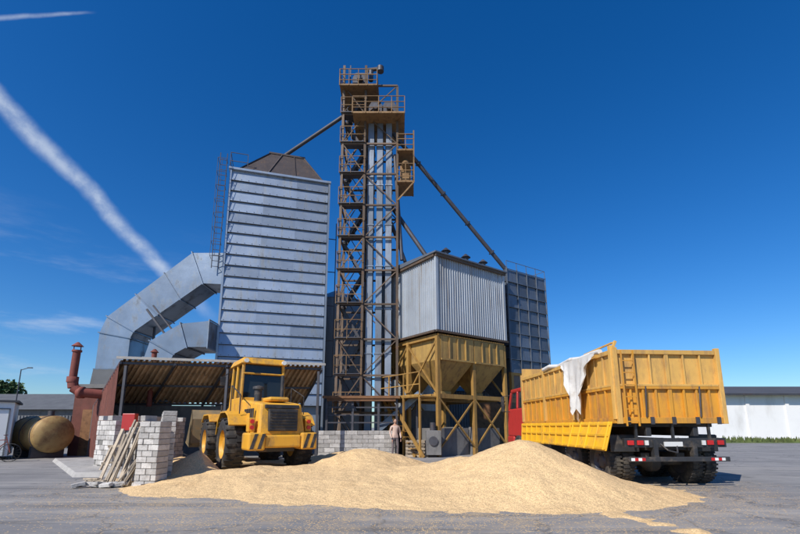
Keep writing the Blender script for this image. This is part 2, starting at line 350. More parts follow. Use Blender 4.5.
# ---------------------------------------------------------------- canopy shed
e=empty('receiving_shed')
A=Vector((-10.9,17,3.87)); B=Vector((-3.42,19.15,3.9)); Cc=Vector((-14.2,20.6,2.35)); Dd=Vector((-5.0,22.4,2.4))
p=P('corrugated_roof',m_canopy,e); p.corr(A,B,Cc,Dd,40,.1,2); p.done()
p=P('purlins_and_rafters',m_dksteel,e)
for i in range(5):
    t=i/4; a=A.lerp(B,t)-Vector((0,0,.1)); b=Cc.lerp(Dd,t)-Vector((0,0,.1)); p.beam(a,b,.07,.1)
for t in (.03,.5,.97): p.beam(A.lerp(Cc,t)-Vector((0,0,.05)),B.lerp(Dd,t)-Vector((0,0,.05)),.06,.08)
p.done()
p=P('fascia',m_conc,e); p.beam(A+Vector((-.15,-.04,.1)),B+Vector((.15,-.0,.1)),.05,.1); p.done()
p=P('posts',m_dksteel,e)
for t in (.02,.5,.98):
    a=A.lerp(B,t); p.beam((a.x,a.y+.1,0),(a.x,a.y+.1,a.z-.2),.1)
p.done()
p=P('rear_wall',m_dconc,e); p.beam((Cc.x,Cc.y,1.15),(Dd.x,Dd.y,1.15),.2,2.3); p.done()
p=P('side_sheet',m_redbrick,e); p.corr((-10.95,17,0.0),(-14.25,20.6,0.0),(-10.95,17,3.8),(-14.25,20.6,2.3),16,.04,3); p.done()
e=empty('boiler_house',(-15.3,20.2,0))
p=P('brick_walls',m_redbrick,e); p.bx(0,2.6,0.6,4.5,0,3.1); p.done()
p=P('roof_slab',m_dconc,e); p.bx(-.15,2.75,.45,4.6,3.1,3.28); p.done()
p=P('door',m_rusty,e); p.bx(.5,1.4,.55,.6,0,2.1); p.done()
e=empty('chimney_pipe',(-13.9,18.8,0))
p=P('flue',m_redpipe,e); p.path([(.9,.6,2.7),(.25,.1,2.75),(-.05,0,2.95),(-.12,0,3.3)],.2); p.cyl((-.12,0,3.25),(-.1,0,4.55),.15)
p.lathe((-.12,0,3.3),(0,0,1),[(.22,-.12),(.22,.12),(.17,.12)]); p.lathe((0.25,.1,2.75),(1,0,0),[(.1,-.14),(.25,-.1),(.25,.1),(.1,.14)]); p.cyl((-.1,0,4.5),(-.1,0,4.58),.19); p.cyl((-.1,0,4.75),(-.1,0,4.93),.23,.04)
for q in ((-.25,0),(.05,0)): p.beam((q[0],0,4.55),(q[0],0,4.78),.03)
p.done()
e=empty('vent_pipe',(-11.2,19.8,0))
p=P('pipe',m_redpipe,e); p.cyl((0,0,2.2),(0,0,4.65),.11); p.cyl((0,0,4.65),(0,0,4.8),.18,.05); p.done()

# ---------------------------------------------------------------- elevator tower
e=empty('bucket_elevator_tower',(0,22.0,0))
xs=[-3.2,-1.95,-.15]; H0=20.4; lev=[0]+[2.0+i*1.85 for i in range(11)]
p=P('lattice_frame',m_tower,e)
for x in xs:
    for y in (0,1.7): p.beam((x,y,0),(x,y,H0+(1.4 if x<-1 else 0)),.13)
for i,z in enumerate(lev):
    for y in (0,1.7): p.beam((xs[0],y,z),(xs[2],y,z),.09)
    for x in xs: p.beam((x,0,z),(x,1.7,z),.08)
    if i+1<len(lev):
        z2=lev[i+1]
        for y in (0,1.7):
            p.beam((xs[0],y,z),(xs[1],y,z2),.055) if i%2 else p.beam((xs[1],y,z),(xs[0],y,z2),.055)
            p.beam((xs[1],y+.02,z),(xs[2],y+.02,z2),.05) if i%2==0 else p.beam((xs[2],y+.02,z),(xs[1],y+.02,z2),.05)
        for x in (xs[0],xs[2]): p.beam((x,0,z),(x,1.7,z2),.05)
p.done()
p=P('stairs_and_platforms',m_dksteel,e)
for i,z in enumerate(lev[1:-1]):
    p.bx(xs[0]-.12,xs[1],-.15,.55,z+.05,z+.09)
    z2=lev[i+2]; a,b=((xs[0]+.1,xs[1]-.1) if i%2 else (xs[1]-.1,xs[0]+.1))
    for y in (.7,1.3): p.beam((a,y,z),(b,y,z2),.05,.14)
    for k in range(8):
        t=(k+.5)/8; p.box((a+(b-a)*t,1.0,z+(z2-z)*t),(.2,.6,.03))
    p.beam((a,.7,z+.9),(b,.7,z2+.9),.04)
p.done()
p=P('platform_rails',m_rails,e)
for i,z in enumerate(lev[1:-1]):
    for h in (.5,1.0): p.beam((xs[0]-.12,-.15,z+h),(xs[1],-.15,z+h),.03); p.beam((xs[0]-.12,-.15,z+h),(xs[0]-.12,.55,z+h),.03)
    for x in (xs[0]-.12,xs[0]+.5,xs[1]): p.beam((x,-.15,z),(x,-.15,z+1),.03)
def plat(p,x0,x1,y0,y1,z,hr=1.05,n=4):
    p.bx(x0,x1,y0,y1,z,z+.1)
    for h in (.35,.7,hr):
        p.beam((x0,y0,z+h),(x1,y0,z+h),.035);p.beam((x0,y1,z+h),(x1,y1,z+h),.035);p.beam((x0,y0,z+h),(x0,y1,z+h),.035);p.beam((x1,y0,z+h),(x1,y1,z+h),.035)
    for i in range(n+1):
        x=x0+(x1-x0)*i/n
        for y in (y0,y1): p.beam((x,y,z),(x,y,z+hr),.04)
plat(p,-2.6,.25,-.7,2.2,18.2); plat(p,-3.4,-1.3,-.4,2.0,20.2)
plat(p,-.15,.75,-.3,1.2,14.3,1.1,2); plat(p,-.15,.75,-.3,1.2,16.2,1.0,2)
for y in (-.3,1.2): p.beam((.75,y,14.3),(.75,y,17.4),.07)
p.beam((-.1,0,18.2),(.25,-.7,18.2),.06); p.beam((-.15,-.3,13.2),(.75,-.3,14.3),.07); p.beam((-.15,0,17.4),(.75,0,17.4),.06)
p.box((.3,.4,15.0),(.6,.8,.9)); p.cyl((.3,-.2,15.3),(.3,.4,15.9),.2); p.done()
p=P('elevator_legs',m_leg,e)
for x in (-1.62,-1.12,-.62): 
    for y in (.15,.75): 
        for k in range(8): p.bx(x-.16,x+.16,y,y+.34,.3+k*2.35,.3+k*2.35+2.31)
        for k in range(9): p.bx(x-.2,x+.2,y-.03,y+.37,.28+k*2.35-.02,.28+k*2.35+.04)
p.done()
p=P('elevator_heads',m_dksteel,e)
for x,z in ((-1.37,19.0),(-.6,19.0),(-2.3,20.9)):
    p.extr([(x-.42,z-.5),(x+.42,z-.5),(x+.42,z+.2),(x+.25,z+.5),(x-.25,z+.5),(x-.42,z+.2)],.05,1.2); p.cyl((x,-.25,z),(x,.1,z),.16)
p.cyl((-1.7,.4,21.2),(-1.7,.4,21.9),.14); p.beam((-1.9,.4,21.9),(-1.2,.4,22.0),.15); p.cyl((-1.15,.4,21.8),(-1.15,.4,22.1),.2); p.beam((-2.9,.4,21),(-2.9,.4,22.2),.06)
p.done()
p=P('discharge_spouts',m_dksteel,e)
p.cyl((-.4,.6,17.9),(6.9,3.2,9.9),.12); p.cyl((-.5,.6,13.4),(1.7,0.2,9.8),.12); p.cyl((-.5,.6,12.4),(.6,1.2,9.4),.1)
p.cyl((-3.0,.8,19.4),(-7.2,2.3,17.5),.11); p.cyl((-.3,.3,16.3),(.1,.1,10),.1); p.done()
p=P('spout_flanges',m_dksteel,e)
for k in range(1,5):
    t=k/5; q=Vector((-.4,.6,17.9)).lerp(Vector((6.9,3.2,9.9)),t); d=Vector((7.3,2.6,-8)).normalized()*.04; p.cyl(q-d,q+d,.18)
p.done()
p=P('boot_housing',m_rusty,e); p.bx(-1.9,-.3,-.1,1.4,0.0,1.1); p.done()

e=empty('elevator_pit_roof',(0,20.9,0))
p=P('roof_boards',m_rusty,e); p.box((-1.8,.6,2.72),(3.6,2.0,.12),rx=.05); p.box((-1.8,-.3,2.55),(3.2,.1,.14)); p.done()
p=P('posts',m_dksteel,e)
for x in (-3.4,-2.2,-1.0,-.15): p.beam((x,-.2,0),(x,-.2,2.6),.1)
for k in range(3): p.beam((-3.4,-.2,1.5+k*.35),(-.15,-.2,1.5+k*.35),.06)
p.done()
def brickwall(name,a,b,h,th=.25,bl=.4,bhh=.2,miss=0.0,mat=None,jag=0):
    e=empty(name,a,math.atan2(b[1]-a[1],b[0]-a[0])); L=math.hypot(b[0]-a[0],b[1]-a[1])
    p=P('blocks',mat or m_brick,e,.008); rows=int(h/bhh); 
    for r in range(rows):
        x=-(bl/2 if r%2 else 0)
        while x<L-.02:
            xa=max(x,0);xb=min(x+bl,L); 
            if xb-xa>.05 and not (r>rows-1-jag and random.random()<.5) and random.random()>miss:
                j=random.uniform(-.012,.012)
                p.bx(xa+.006,xb-.006,-th/2+j,th/2+j,r*bhh+.006,(r+1)*bhh-.006)
            x+=bl
    p.done(); q=P('mortar_core',m_mortar,e); q.bx(.02,L-.02,-th/2+.03,th/2-.03,0,(rows-jag-.5)*bhh); q.done(); return e
brickwall('low_brick_wall',(-3.7,20.4,0),(-.25,20.9,0),1.15,.3,.5,.19)
brickwall('block_wall',(-6.75,11.3,0),(-5.6,10.55,0),1.5,.3,.3,.13,.03,jag=2)
brickwall('block_wall',(-5.55,10.75,0),(-7.1,13.6,0),1.75,.3,.3,.13,.03,jag=2)
brickwall('brick_pier',(-5.85,10.3,0),(-5.35,10.25,0),1.8,.42,.25,.13,.0,jag=2)
brickwall('garden_brick_wall',(-9.5,14.3,0),(-8.55,13.7,0),1.75,.3,.3,.15,.03,jag=1)
brickwall('garden_brick_wall',(-8.5,13.9,0),(-8.2,16.8,0),1.75,.3,.3,.15,.03,jag=1)
e=empty('loose_bricks',(-6.1,9.9,0)); p=P('bricks',m_brick,e,.006)
for i in range(14):
    p.box((random.gauss(-.3,.4),random.gauss(.2,.15),random.uniform(.04,.08)),(.25,.12,.07),rz=random.uniform(0,3),rx=random.uniform(-.3,.3),ry=random.uniform(-.2,.2))
p.done()
e=empty('fire_hose_box',(-8.35,13.4,0)); p=P('cabinet',m_red,e,.015); p.bx(0,.38,0,.2,1.2,1.7); p.done(); p=P('stand',m_dksteel,e); p.beam((.22,.12,0),(.22,.12,1.2),.06); p.done()
e=empty('wooden_planks',(-6.75,11.3,0),math.atan2(-.75,1.15)); p=P('planks',m_wood,e)
for i in range(15):
    x=.0+i*.085+random.uniform(-.04,.04); a=(x,-.55+random.uniform(-.15,.1),0.01); b=(x+random.uniform(-.22,.22),-.19,random.uniform(.75,1.55)); p.beam(a,b,random.uniform(.05,.11),.025)
for i in range(4):
    a=(random.uniform(-.3,.5),random.uniform(-.9,-.6),.03+.03*i); p.beam(a,(a[0]+random.uniform(.5,.8),a[1]+random.uniform(-.2,.2),.05+.03*i),.08,.03)
p.done()
e=empty('wooden_sawhorse',(-7.9,13.0,0)); p=P('frame',m_wood,e)
p.beam((-.5,0,.75),(.5,.1,.8),.07)
for x in (-.4,.4):
    p.beam((x,0,.75),(x-.1,-.3,0),.05); p.beam((x,0,.75),(x+.1,.35,0),.05)
p.beam((-.5,-.2,.3),(.4,-.2,.35),.05); p.done()
p=P('concrete_apron',m_conc); p.hexa([(-13.4,17.5,0),(-8.6,12.0,0),(-6.9,12.2,0),(-8.5,18,0)],[(-13.3,17.5,.12),(-8.6,12.1,.12),(-6.9,12.3,.12),(-8.5,18,.12)]); p.done()

# ---------------------------------------------------------------- hopper bin building
e=empty('elevated_bin_house',(1.72,20,0),math.radians(36))
w,d=4.72,4.6; zb_=5.75
p=P('corrugated_walls',m_corr,e)
p.corr((0,0,zb_),(w,0,zb_),(0,0,9.45),(w,0,9.45),30,.045,5)
p.corr((0,d,zb_),(0,0,zb_),(0,d,9.45),(0,0,9.45),30,.045,5)
p.corr((w,0,zb_),(w,d,zb_),(w,0,9.45),(w,d,9.45),30,.045,5)
p.corr((w,d,zb_),(0,d,zb_),(w,d,9.45),(0,d,9.45),30,.045,5); p.done()
p=P('roof',m_siloframe,e); p.hexa([(-.2,-.22,9.5),(w+.2,-.22,9.5),(w+.2,d+.2,9.5),(-.2,d+.2,9.5)],[(-.2,-.22,9.57),(w+.2,-.22,9.57),(w+.2,d+.2,9.85),(-.2,d+.2,9.85)]); p.done()
p=P('eave_and_base_trim',m_tower,e)
p.bx(-.12,w+.12,-.16,-.06,9.36,9.5); p.bx(-.16,-.06,0,d,9.36,9.5); p.bx(-.12,w+.12,-.14,-.05,zb_-.1,zb_); p.bx(-.16,-.05,0,d,zb_-.1,zb_); p.done()
p=P('corner_trim',m_corr,e); p.bx(-.08,.06,-.08,.06,zb_,9.36); p.bx(w-.06,w+.08,-.08,.06,zb_,9.36); p.done()
p=P('roof_vents',m_dksteel,e)
for x,y in ((1.2,.6),(2.6,.6),(3.9,.6)):
    p.cyl((x,y,9.6),(x,y,10.1),.14); p.cyl((x,y,10.1),(x,y,10.3),.26,.05)
p.done()
p=P('support_frame',m_ochre,e)
gx=[.08,w/2,w-.08]; gy=[.08,d/2,d-.08]
for x in gx:
    for y in gy: p.beam((x,y,0),(x,y,5.5),.17)
for z in (5.5,2.7):
    for y in gy: p.beam((gx[0],y,z),(gx[2],y,z),.14,.2)
    for x in gx: p.beam((x,gy[0],z),(x,gy[2],z),.14,.2)
for y in (gy[0],gy[2]):
    for a,b in ((0,1),(1,2)):
        p.beam((gx[a],y-.03,0.3),(gx[b],y-.03,2.6),.07); p.beam((gx[b],y-.06,.3),(gx[a],y-.06,2.6),.07)
for x in (gx[0],gx[2]):
    for a,b in ((0,1),(1,2)):
        p.beam((x-.03,gy[a],2.8),(x-.03,gy[b],5.3),.07); p.beam((x-.06,gy[b],2.8),(x-.06,gy[a],5.3),.07)
p.beam((-.9,.2,2.7),(-.9,d,2.7),.1); 
for y in (.2,1.4,2.6,3.8): p.beam((-.9,y,2.7),(-.9,y,3.75),.05); p.beam((-.9,y,0),(-.9,y,2.7),.08)
for z in (3.2,3.75): p.beam((-.9,.2,z),(-.9,d,z),.045)
for y0_ in (-.05,.55): p.beam((-.9,y0_,0.0),(-.9,2.6+y0_,2.7),.06,.16)
for k in range(11):
    t=(k+.5)/11; p.box((-.9,.25+2.6*t,2.7*t),(.5,.22,.03))
p.bx(-.95,0,.1,d,2.62,2.68)
p.done()
p=P('bin_hoppers',m_hop,e)
for xa,xb in ((.2,w/2-.05),(w/2+.05,w-.2)):
    cx=(xa+xb)/2
    for ya,yb in ((-.02,d/2-.03),(d/2+.03,d-.2)):
        cy=(ya+yb)/2
        p.bx(xa,xb,ya,yb,4.4,5.5)
        p.hexa([(cx-.25,cy-.25,3.0),(cx+.25,cy-.25,3.0),(cx+.25,cy+.25,3.0),(cx-.25,cy+.25,3.0)],[(xa,ya,4.4),(xb,ya,4.4),(xb,yb,4.4),(xa,yb,4.4)])
        p.bx(cx-.3,cx+.3,cy-.3,cy+.3,2.75,3.0)
        for k in range(1,4):
            x=xa+(xb-xa)*k/4; p.bx(x-.03,x+.03,ya-.06,ya,4.42,5.48)
        p.bx(xa,xb,ya-.08,ya,4.36,4.44)
p.done()
p=P('concrete_bays',m_dconc,e)
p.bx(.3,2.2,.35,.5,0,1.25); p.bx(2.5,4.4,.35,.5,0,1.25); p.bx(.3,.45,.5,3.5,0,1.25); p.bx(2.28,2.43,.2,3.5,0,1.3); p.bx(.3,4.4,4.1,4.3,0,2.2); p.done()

e=empty('dark_panel_silo',(5.95,23.4,0),math.radians(34))
p=P('panels',m_darksilo,e); s=3.3
for k in range(8):
    for i in range(4):
        a=4.2+k*.73; b=a+.7; xa=i*s/4+.02; xb=(i+1)*s/4-.02
        p.hexa([(xa,-.02,a),(xb,-.02,a),(xb,.1,a),(xa,.1,a)],[(xa,.03,b),(xb,.03,b),(xb,.1,b),(xa,.1,b)])
        p.hexa([(-.02,xa,a),(.1,xa,a),(.1,xb,a),(-.02,xb,a)],[(.03,xa,b),(.1,xa,b),(.1,xb,b),(.03,xb,b)])
        p.hexa([(s-.1,xa,a),(s+.02,xa,a),(s+.02,xb,a),(s-.1,xb,a)],[(s-.1,xa,b),(s-.03,xa,b),(s-.03,xb,b),(s-.1,xb,b)])
p.bx(.1,s-.1,.1,s,4.2,10.0)
p.hexa([(1.2,1.2,2.6),(2.1,1.2,2.6),(2.1,2.1,2.6),(1.2,2.1,2.6)],[(0.1,.1,4.2),(s-.1,.1,4.2),(s-.1,s-.1,4.2),(.1,s-.1,4.2)]); p.done()
p=P('silo_frame',m_siloframe,e)
for i in range(5):
    p.bx(i*s/4-.018,i*s/4+.018,-.05,.0,4.2,10.1); p.bx(-.05,0,i*s/4-.018,i*s/4+.018,4.2,10.1)
for k in range(9): p.bx(0,s,-.045,0,4.18+k*.73-.012,4.18+k*.73+.012)
p.beam((0,0,10.5),(s,0,10.5),.025); p.beam((s,0,10.5),(s,s,10.5),.025)
for i in range(5): p.beam((i*s/4,0,10),(i*s/4,0,10.5),.025)
p.done()
p=P('legs',m_ochre,e)
for x in (.08,s-.08):
    for y in (.08,s-.08): p.beam((x,y,0),(x,y,4.2),.18)
p.beam((0,.08,2.4),(s,.08,2.4),.12); p.beam((.08,.05,.2),(s-.08,.05,2.3),.07); p.beam((0,.08,4.12),(s,.08,4.12),.16); p.done()

e=empty('round_silo',(-4.3,29,0))
p=P('shell',m_corr,e)
prof=[]
for k in range(60): prof+=[(2.1,k*.155),(2.14,k*.155+.06)]
p.lathe((0,0,.2),(0,0,1),prof,48); p.cyl((0,0,9.4),(0,0,10.4),2.2,.3,32); p.done()
e=empty('round_silo',(.4,30,0))
p=P('shell',m_corr,e); p.lathe((0,0,.2),(0,0,1),prof,48); p.cyl((0,0,9.4),(0,0,10.4),2.2,.3,32); p.done()
# low grey store behind the bins
e=empty('grey_storage_shed',(2.6,34,0))
p=P('sheet_walls',m_fence,e); p.corr((0,0,0),(14,0,0),(0,0,4.0),(14,0,4.0),70,.05,5); p.corr((14,0,0),(14,8,0),(14,0,4.0),(14,8,4.0),40,.05,5); p.corr((0,8,0),(0,0,0),(0,8,4.0),(0,0,4.0),40,.05,5); p.done()
p=P('roof',m_roofdk,e); p.extrx([(-.4,4.0),(8.4,4.0),(4,5.0)],-.3,14.3); p.done()
p=P('door',m_rusty,e); p.bx(3,6,-.06,-.01,0,3.2); p.done()

e=empty('pallet_stack',(.75,20.4,0)); p=P('boards',m_wood,e)
for k in range(5):
    z=k*.15
    for j in range(3): p.bx(-.5,.5,-.4+j*.36,-.32+j*.36,z,z+.09)
    for i in range(6): p.bx(-.5+i*.17,-.38+i*.17,-.4,.4,z+.09,z+.115)
p.done()
e=empty('inclined_conveyor',(.3,21.2,0)); p=P('trough',m_duct,e); p.beam((-.7,.3,1.7),(.7,0,2.9),.35,.3); p.beam((-.7,.3,1.7),(-1.3,.4,1.2),.3,.3); p.done()
p=P('conveyor_legs',m_dksteel,e); p.beam((.5,0,0),(.5,0,2.7),.08); p.beam((-.5,.3,0),(-.5,.3,1.8),.08); p.beam((.5,0,.2),(-.5,.3,1.6),.05); p.done()
e=empty('grain_fan_unit',(1.45,19.9,0)); p=P('housing',m_dconc,e,.02); p.bx(-.3,.35,-.3,.3,.1,1.15); p.done(); p=P('fan',m_dksteel,e); p.cyl((0,-.36,.7),(0,-.3,.7),.2); p.cyl((0,0,1.15),(0,0,1.5),.12); p.done()

# ---------------------------------------------------------------- wheels
def wheel(tp,rp,c,R,w,side,lugs=0,rr=.55):
    tp.lathe(c,(1,0,0),[(R*rr,-w*.45),(R*.8,-w*.52),(R*.95,-w*.47),(R,-w*.35),(R,w*.35),(R*.95,w*.47),(R*.8,w*.52),(R*rr,w*.45)],36)
    c=Vector(c); o=side
    rp.lathe(c,(o,0,0),[(R*rr,w*.44),(R*rr*.95,w*.40),(R*rr*.85,w*.2),(R*.34,w*.12),(R*.3,w*.28),(R*.18,w*.34),(0.001,w*.34)],28)
    rp.lathe(c,(o,0,0),[(R*rr,-w*.44),(0.001,-w*.3)],28)
    for i in range(8):
        t=i*math.pi/4; q=c+Vector((o*w*.13,math.cos(t)*R*.4,math.sin(t)*R*.4)); rp.cyl(q,q+Vector((o*.04,0,0)),R*.035,seg=6)
    for i in range(lugs):
        t=2*math.pi*i/lugs
        for sd in (-1,1):
            tt=t+(math.pi/lugs if sd>0 else 0)
            q=c+Vector((sd*w*.26,math.cos(tt)*R*1.0,math.sin(tt)*R*1.0)); tp.box(q,(w*.5,R*.09,R*.05),rx=tt-math.pi/2)

# ---------------------------------------------------------------- wheel loader
e=empty('wheel_loader',(-4.1,13.7,0.07),math.radians(32.7))
ty=P('tyres',m_black,e); ri=P('rims',m_loader,e)
for x,sd in ((-1.02,-1),(1.02,1)):
    wheel(ty,ri,(x,0,.74),.74,.52,sd,20); wheel(ty,ri,(x,2.95,.74),.74,.52,sd,20)
ty.done(); ri.done()
b=P('engine_hood',m_loader,e,.06)
b.hexa([(-.66,-1.6,1.0),(.66,-1.6,1.0),(.70,.75,1.0),(-.70,.75,1.0)],[(-.58,-1.42,1.88),(.58,-1.42,1.88),(.66,.75,2.1),(-.66,.75,2.1)])
b.bx(-.3,.3,-1.2,-.5,1.95,2.08)
b.done()
b=P('counterweight',m_loader,e,.05); b.bx(-.95,-.5,-1.78,-1.05,.62,1.08); b.bx(.5,.95,-1.78,-1.05,.62,1.08); b.bx(-.5,.5,-1.74,-1.05,.68,1.02); b.done()
b=P('fenders',m_loader,e,.03)
for sd in (-1,1):
    pts=[(-.8,1.28),(-.55,1.55),(-.2,1.66),(.45,1.66),(.82,1.42),(1.0,1.0)]
    for a,c in zip(pts[:-1],pts[1:]): b.beam((sd*.98,a[0],a[1]),(sd*.98,c[0],c[1]),.56,.05)
    b.bx(min(sd*.70,sd*.72),max(sd*.70,sd*.72),-.8,1.0,1.0,1.62)
    pts=[(2.15,1.4),(2.5,1.64),(3.4,1.64),(3.75,1.4)]
    for a,c in zip(pts[:-1],pts[1:]): b.beam((sd*1.0,a[0],a[1]),(sd*1.0,c[0],c[1]),.52,.045)
b.done()
b=P('frame',m_blackp,e,.02); b.bx(-.5,.5,-1.2,1.1,.55,1.0); b.bx(-.35,.35,1.1,2.0,.6,1.0); b.bx(-.5,.5,1.9,3.5,.55,1.15)
b.cyl((-.98,0,.72),(.98,0,.72),.16); b.cyl((-.98,2.95,.72),(.98,2.95,.72),.16)
b.bx(-.4,.4,-1.66,-1.5,1.12,1.72)
b.bx(-.48,.48,-1.53,-1.40,1.74,1.84)
for k in range(7): b.bx(-.38,.38,-1.69,-1.64,1.16+k*.08,1.18+k*.08)
for sd in (-1,1):
    for k in range(3):
        z=.45+k*.35; b.bx(min(sd*.75,sd*1.15),max(sd*.75,sd*1.15),.95,1.15,z,z+.04)
    b.beam((sd*1.15,.9,.4),(sd*1.15,.9,1.9),.035); b.beam((sd*.74,1.18,.4),(sd*.74,1.18,1.6),.035)
    b.beam((sd*.95,.6,1.65),(sd*.95,.6,2.5),.03); b.beam((sd*.95,-.6,2.15),(sd*.95,.6,2.5),.03); b.beam((sd*.95,-.6,1.6),(sd*.95,-.6,2.15),.03)
for sd in (-1,1):
    for k in range(5): b.bx(min(sd*.67,sd*.70),max(sd*.67,sd*.70),-1.1+k*.22,-.98+k*.22,1.3,1.75)
b.cyl((.35,-.3,1.95),(.35,-.3,2.8),.055); b.cyl((-.35,-.2,1.98),(-.35,-.2,2.35),.11); b.lathe((-.35,-.2,2.35),(0,0,1),[(.16,0),(.16,.08),(.03,.12)]); b.done()
b=P('hazard_stripes',m_blackp,e)
for sx in (-.95,.5):
    for k in range(2):
        x=sx+.04+k*.2; b.hexa([(x,-1.787,.66),(x+.09,-1.787,.66),(x+.09,-1.776,.66),(x,-1.776,.66)],[(x+.12,-1.787,1.05),(x+.21,-1.787,1.05),(x+.21,-1.776,1.05),(x+.12,-1.776,1.05)])
b.done()
b=P('rear_lamps',m_lred,e)
for x in (-.8,.8): b.cyl((x,-1.42,1.22),(x,-1.49,1.22),.055); b.cyl((x,-1.42,1.38),(x,-1.49,1.38),.055)
b.done()
b=P('lamp_boxes',m_loader,e,.02)
for x in (-.8,.8): b.bx(x-.09,x+.09,-1.44,-1.2,1.1,1.48)
b.done()
b=P('cab_frame',m_loader,e,.03)
c0,c1,cy0,cy1,zb,zt=-.68,.68,.55,2.0,1.55,3.35
for x in (c0,c1):
    for y in (cy0,1.3,cy1): b.beam((x,y,zb),(x*.93,y+(.05 if y<1 else (-.1 if y>1.5 else 0)),zt-.1),.09)
b.bx(c0,c1,cy0,cy1,1.1,2.15); b.hexa([(-.74,.45,3.22),(.74,.45,3.22),(.74,2.1,3.22),(-.74,2.1,3.22)],[(-.66,.54,3.42),(.66,.54,3.42),(.66,2.0,3.42),(-.66,2.0,3.42)])
b.bx(c0+.02,c1-.02,cy0-.02,cy0+.05,2.88,2.94) ; b.done()
b=P('cab_glass',m_glass,e); b.hexa([(c0+.04,cy0+.04,2.15),(c1-.04,cy0+.04,2.15),(c1-.04,cy1-.04,2.15),(c0+.04,cy1-.04,2.15)],[(c0+.09,cy0+.1,3.22),(c1-.09,cy0+.1,3.22),(c1-.09,cy1-.14,3.22),(c0+.09,cy1-.14,3.22)]); b.done()
b=P('roof_lamps',m_lwhite,e)
for x in (-.6,.6): b.cyl((x,.38,3.3),(x,.45,3.3),.07)
b.done()
b=P('mirrors',m_blackp,e)
for x in (-.98,.98): b.box((x,1.9,2.75),(.16,.05,.3)); b.beam((x*.72,1.95,3.1),(x,1.9,2.9),.025)
b.done()
b=P('lift_arms',m_loader,e,.02)
for sd in (-.5,.5):
    b.beam((sd,2.1,1.9),(sd,3.6,1.5),.14,.34); b.beam((sd,3.6,1.55),(sd,4.7,.9),.14,.3)
b.bx(-.55,.55,1.9,2.5,1.1,2.0); b.beam((0,2.3,1.7),(0,3.5,2.1),.14,.3); b.beam((0,3.5,2.15),(0,4.5,1.6),.1); b.beam((-.5,3.6,1.5),(.5,3.6,1.5),.16); b.done()
b=P('hydraulics',m_dksteel,e)
for sd in (-.36,.36): b.cyl((sd,2.3,1.0),(sd,3.6,1.3),.07)
b.done()
b=P('bucket',m_bucket,e,.01)
dz=.38
prof_=[(4.65,.25),(4.6,1.15),(4.85,1.5),(4.9,1.45),(4.7,1.12),(4.74,.34),(5.0,.22),(5.9,.3),(5.9,.24),(4.95,.1)]
b.extrx([(y,z+dz) for y,z in prof_],-1.45,1.45); 
for x in (-1.45,1.39): b.extrx([(y,z+dz) for y,z in [(4.7,.15),(5.85,.26),(5.35,.8),(4.85,1.45),(4.62,1.15)]],x,x+.06)
for x in (-.9,-.3,.3,.9): b.bx(x-.04,x+.04,4.52,4.62,.3+dz,1.1+dz)
b.done()

# ---------------------------------------------------------------- truck
e=empty('grain_truck',(4.82,9.85,0),math.radians(4.0))
BW=2.5; BL=6.0; fz=1.42; tz=3.0; mz=2.2
ty=P('tyres',m_black,e); ri=P('rims',m_dksteel,e)
for yy in (.95,2.3):
    for x,sd in ((.12,-1),(.44,-1),(2.08,1),(2.4,1)): wheel(ty,ri,(x,yy,.5),.5,.28,sd,34,.56)
for x,sd in ((.22,-1),(2.3,1)): wheel(ty,ri,(x,7.0,.5),.5,.3,sd,0,.56)
ty.done(); ri.done()
b=P('chassis',m_blackp,e,.01)
for x in (.84,1.66): b.bx(x-.05,x+.05,.1,8.0,.78,1.04)
for y in (.15,1.7,3.2,4.7,6.2): b.bx(.8,1.7,y,y+.1,.8,1.02)
for x in (.7,1.8): b.bx(x-.06,x+.06,0.05,6,1.1,1.3)
for y in (.4,1.2,2.0,2.8,3.6,4.4,5.2): b.bx(.02,2.48,y,y+.1,1.3,fz-.03)
for yy in (.95,2.3): b.cyl((.1,yy,.5),(2.4,yy,.5),.1); b.lathe((1.25,yy,.5),(1,0,0),[(.08,-.28),(.24,-.1),(.24,.1),(.08,.28)])
b.bx(.75,.95,.5,3.0,.6,.72); b.bx(1.6,1.8,.5,3.0,.6,.72)
for x0_,x1_ in ((-.03,.64),(1.86,2.53)):
    b.bx(x0_,x1_,.36,.39,.75,1.12); b.bx(x0_,x1_,.39,3.0,1.1,1.13)
b.bx(.05,.5,3.9,5.1,.45,.98); b.cyl((2.2,3.9,.75),(2.2,5.2,.75),.28)
b.done()
b=P('rear_underrun_bar',m_blackp,e,.01); b.bx(.12,2.42,-.08,.0,.56,.66); b.done()
b=P('hazard_reflectors',m_lwhite,e)
for k in range(2): b.bx(.16+k*.16,.24+k*.16,-.088,-.081,.58,.64); b.bx(2.06+k*.16,2.14+k*.16,-.088,-.081,.58,.64)
b.done()
b=P('hazard_reflectors_red',m_lred,e)
for k in range(2): b.bx(.24+k*.16,.32+k*.16,-.088,-.081,.58,.64); b.bx(1.98+k*.16,2.06+k*.16,-.088,-.081,.58,.64)
b.done()
b=P('underrun_brackets',m_blackp,e); 
for x in (.8,1.7): b.bx(x-.05,x+.05,.0,.12,.6,1.0)
b.bx(.1,2.45,.02,.1,.86,1.06)
for x in (.4,1.25,2.1): b.beam((x,.05,1.05),(x,.05,1.4),.05)
b.path([(.9,.1,1.0),(1.0,-.1,.8),(1.2,-.12,.75),(1.35,.1,.98)],.018)
b.done()
b=P('tail_lamps',m_lred,e,.01)
for x in (.16,.38,2.0,2.24): b.bx(x,x+.14,-.02,.02,.91,1.01)
b.done()
b=P('lamp_clear',m_lwhite,e); b.bx(1.0,1.42,-.005,.02,.88,.98); b.bx(.56,.63,-.02,.02,.91,1.01); b.bx(1.88,1.95,-.02,.02,.91,1.01); b.done()
b=P('body_floor_and_lower_boards',m_truckl,e,.006)
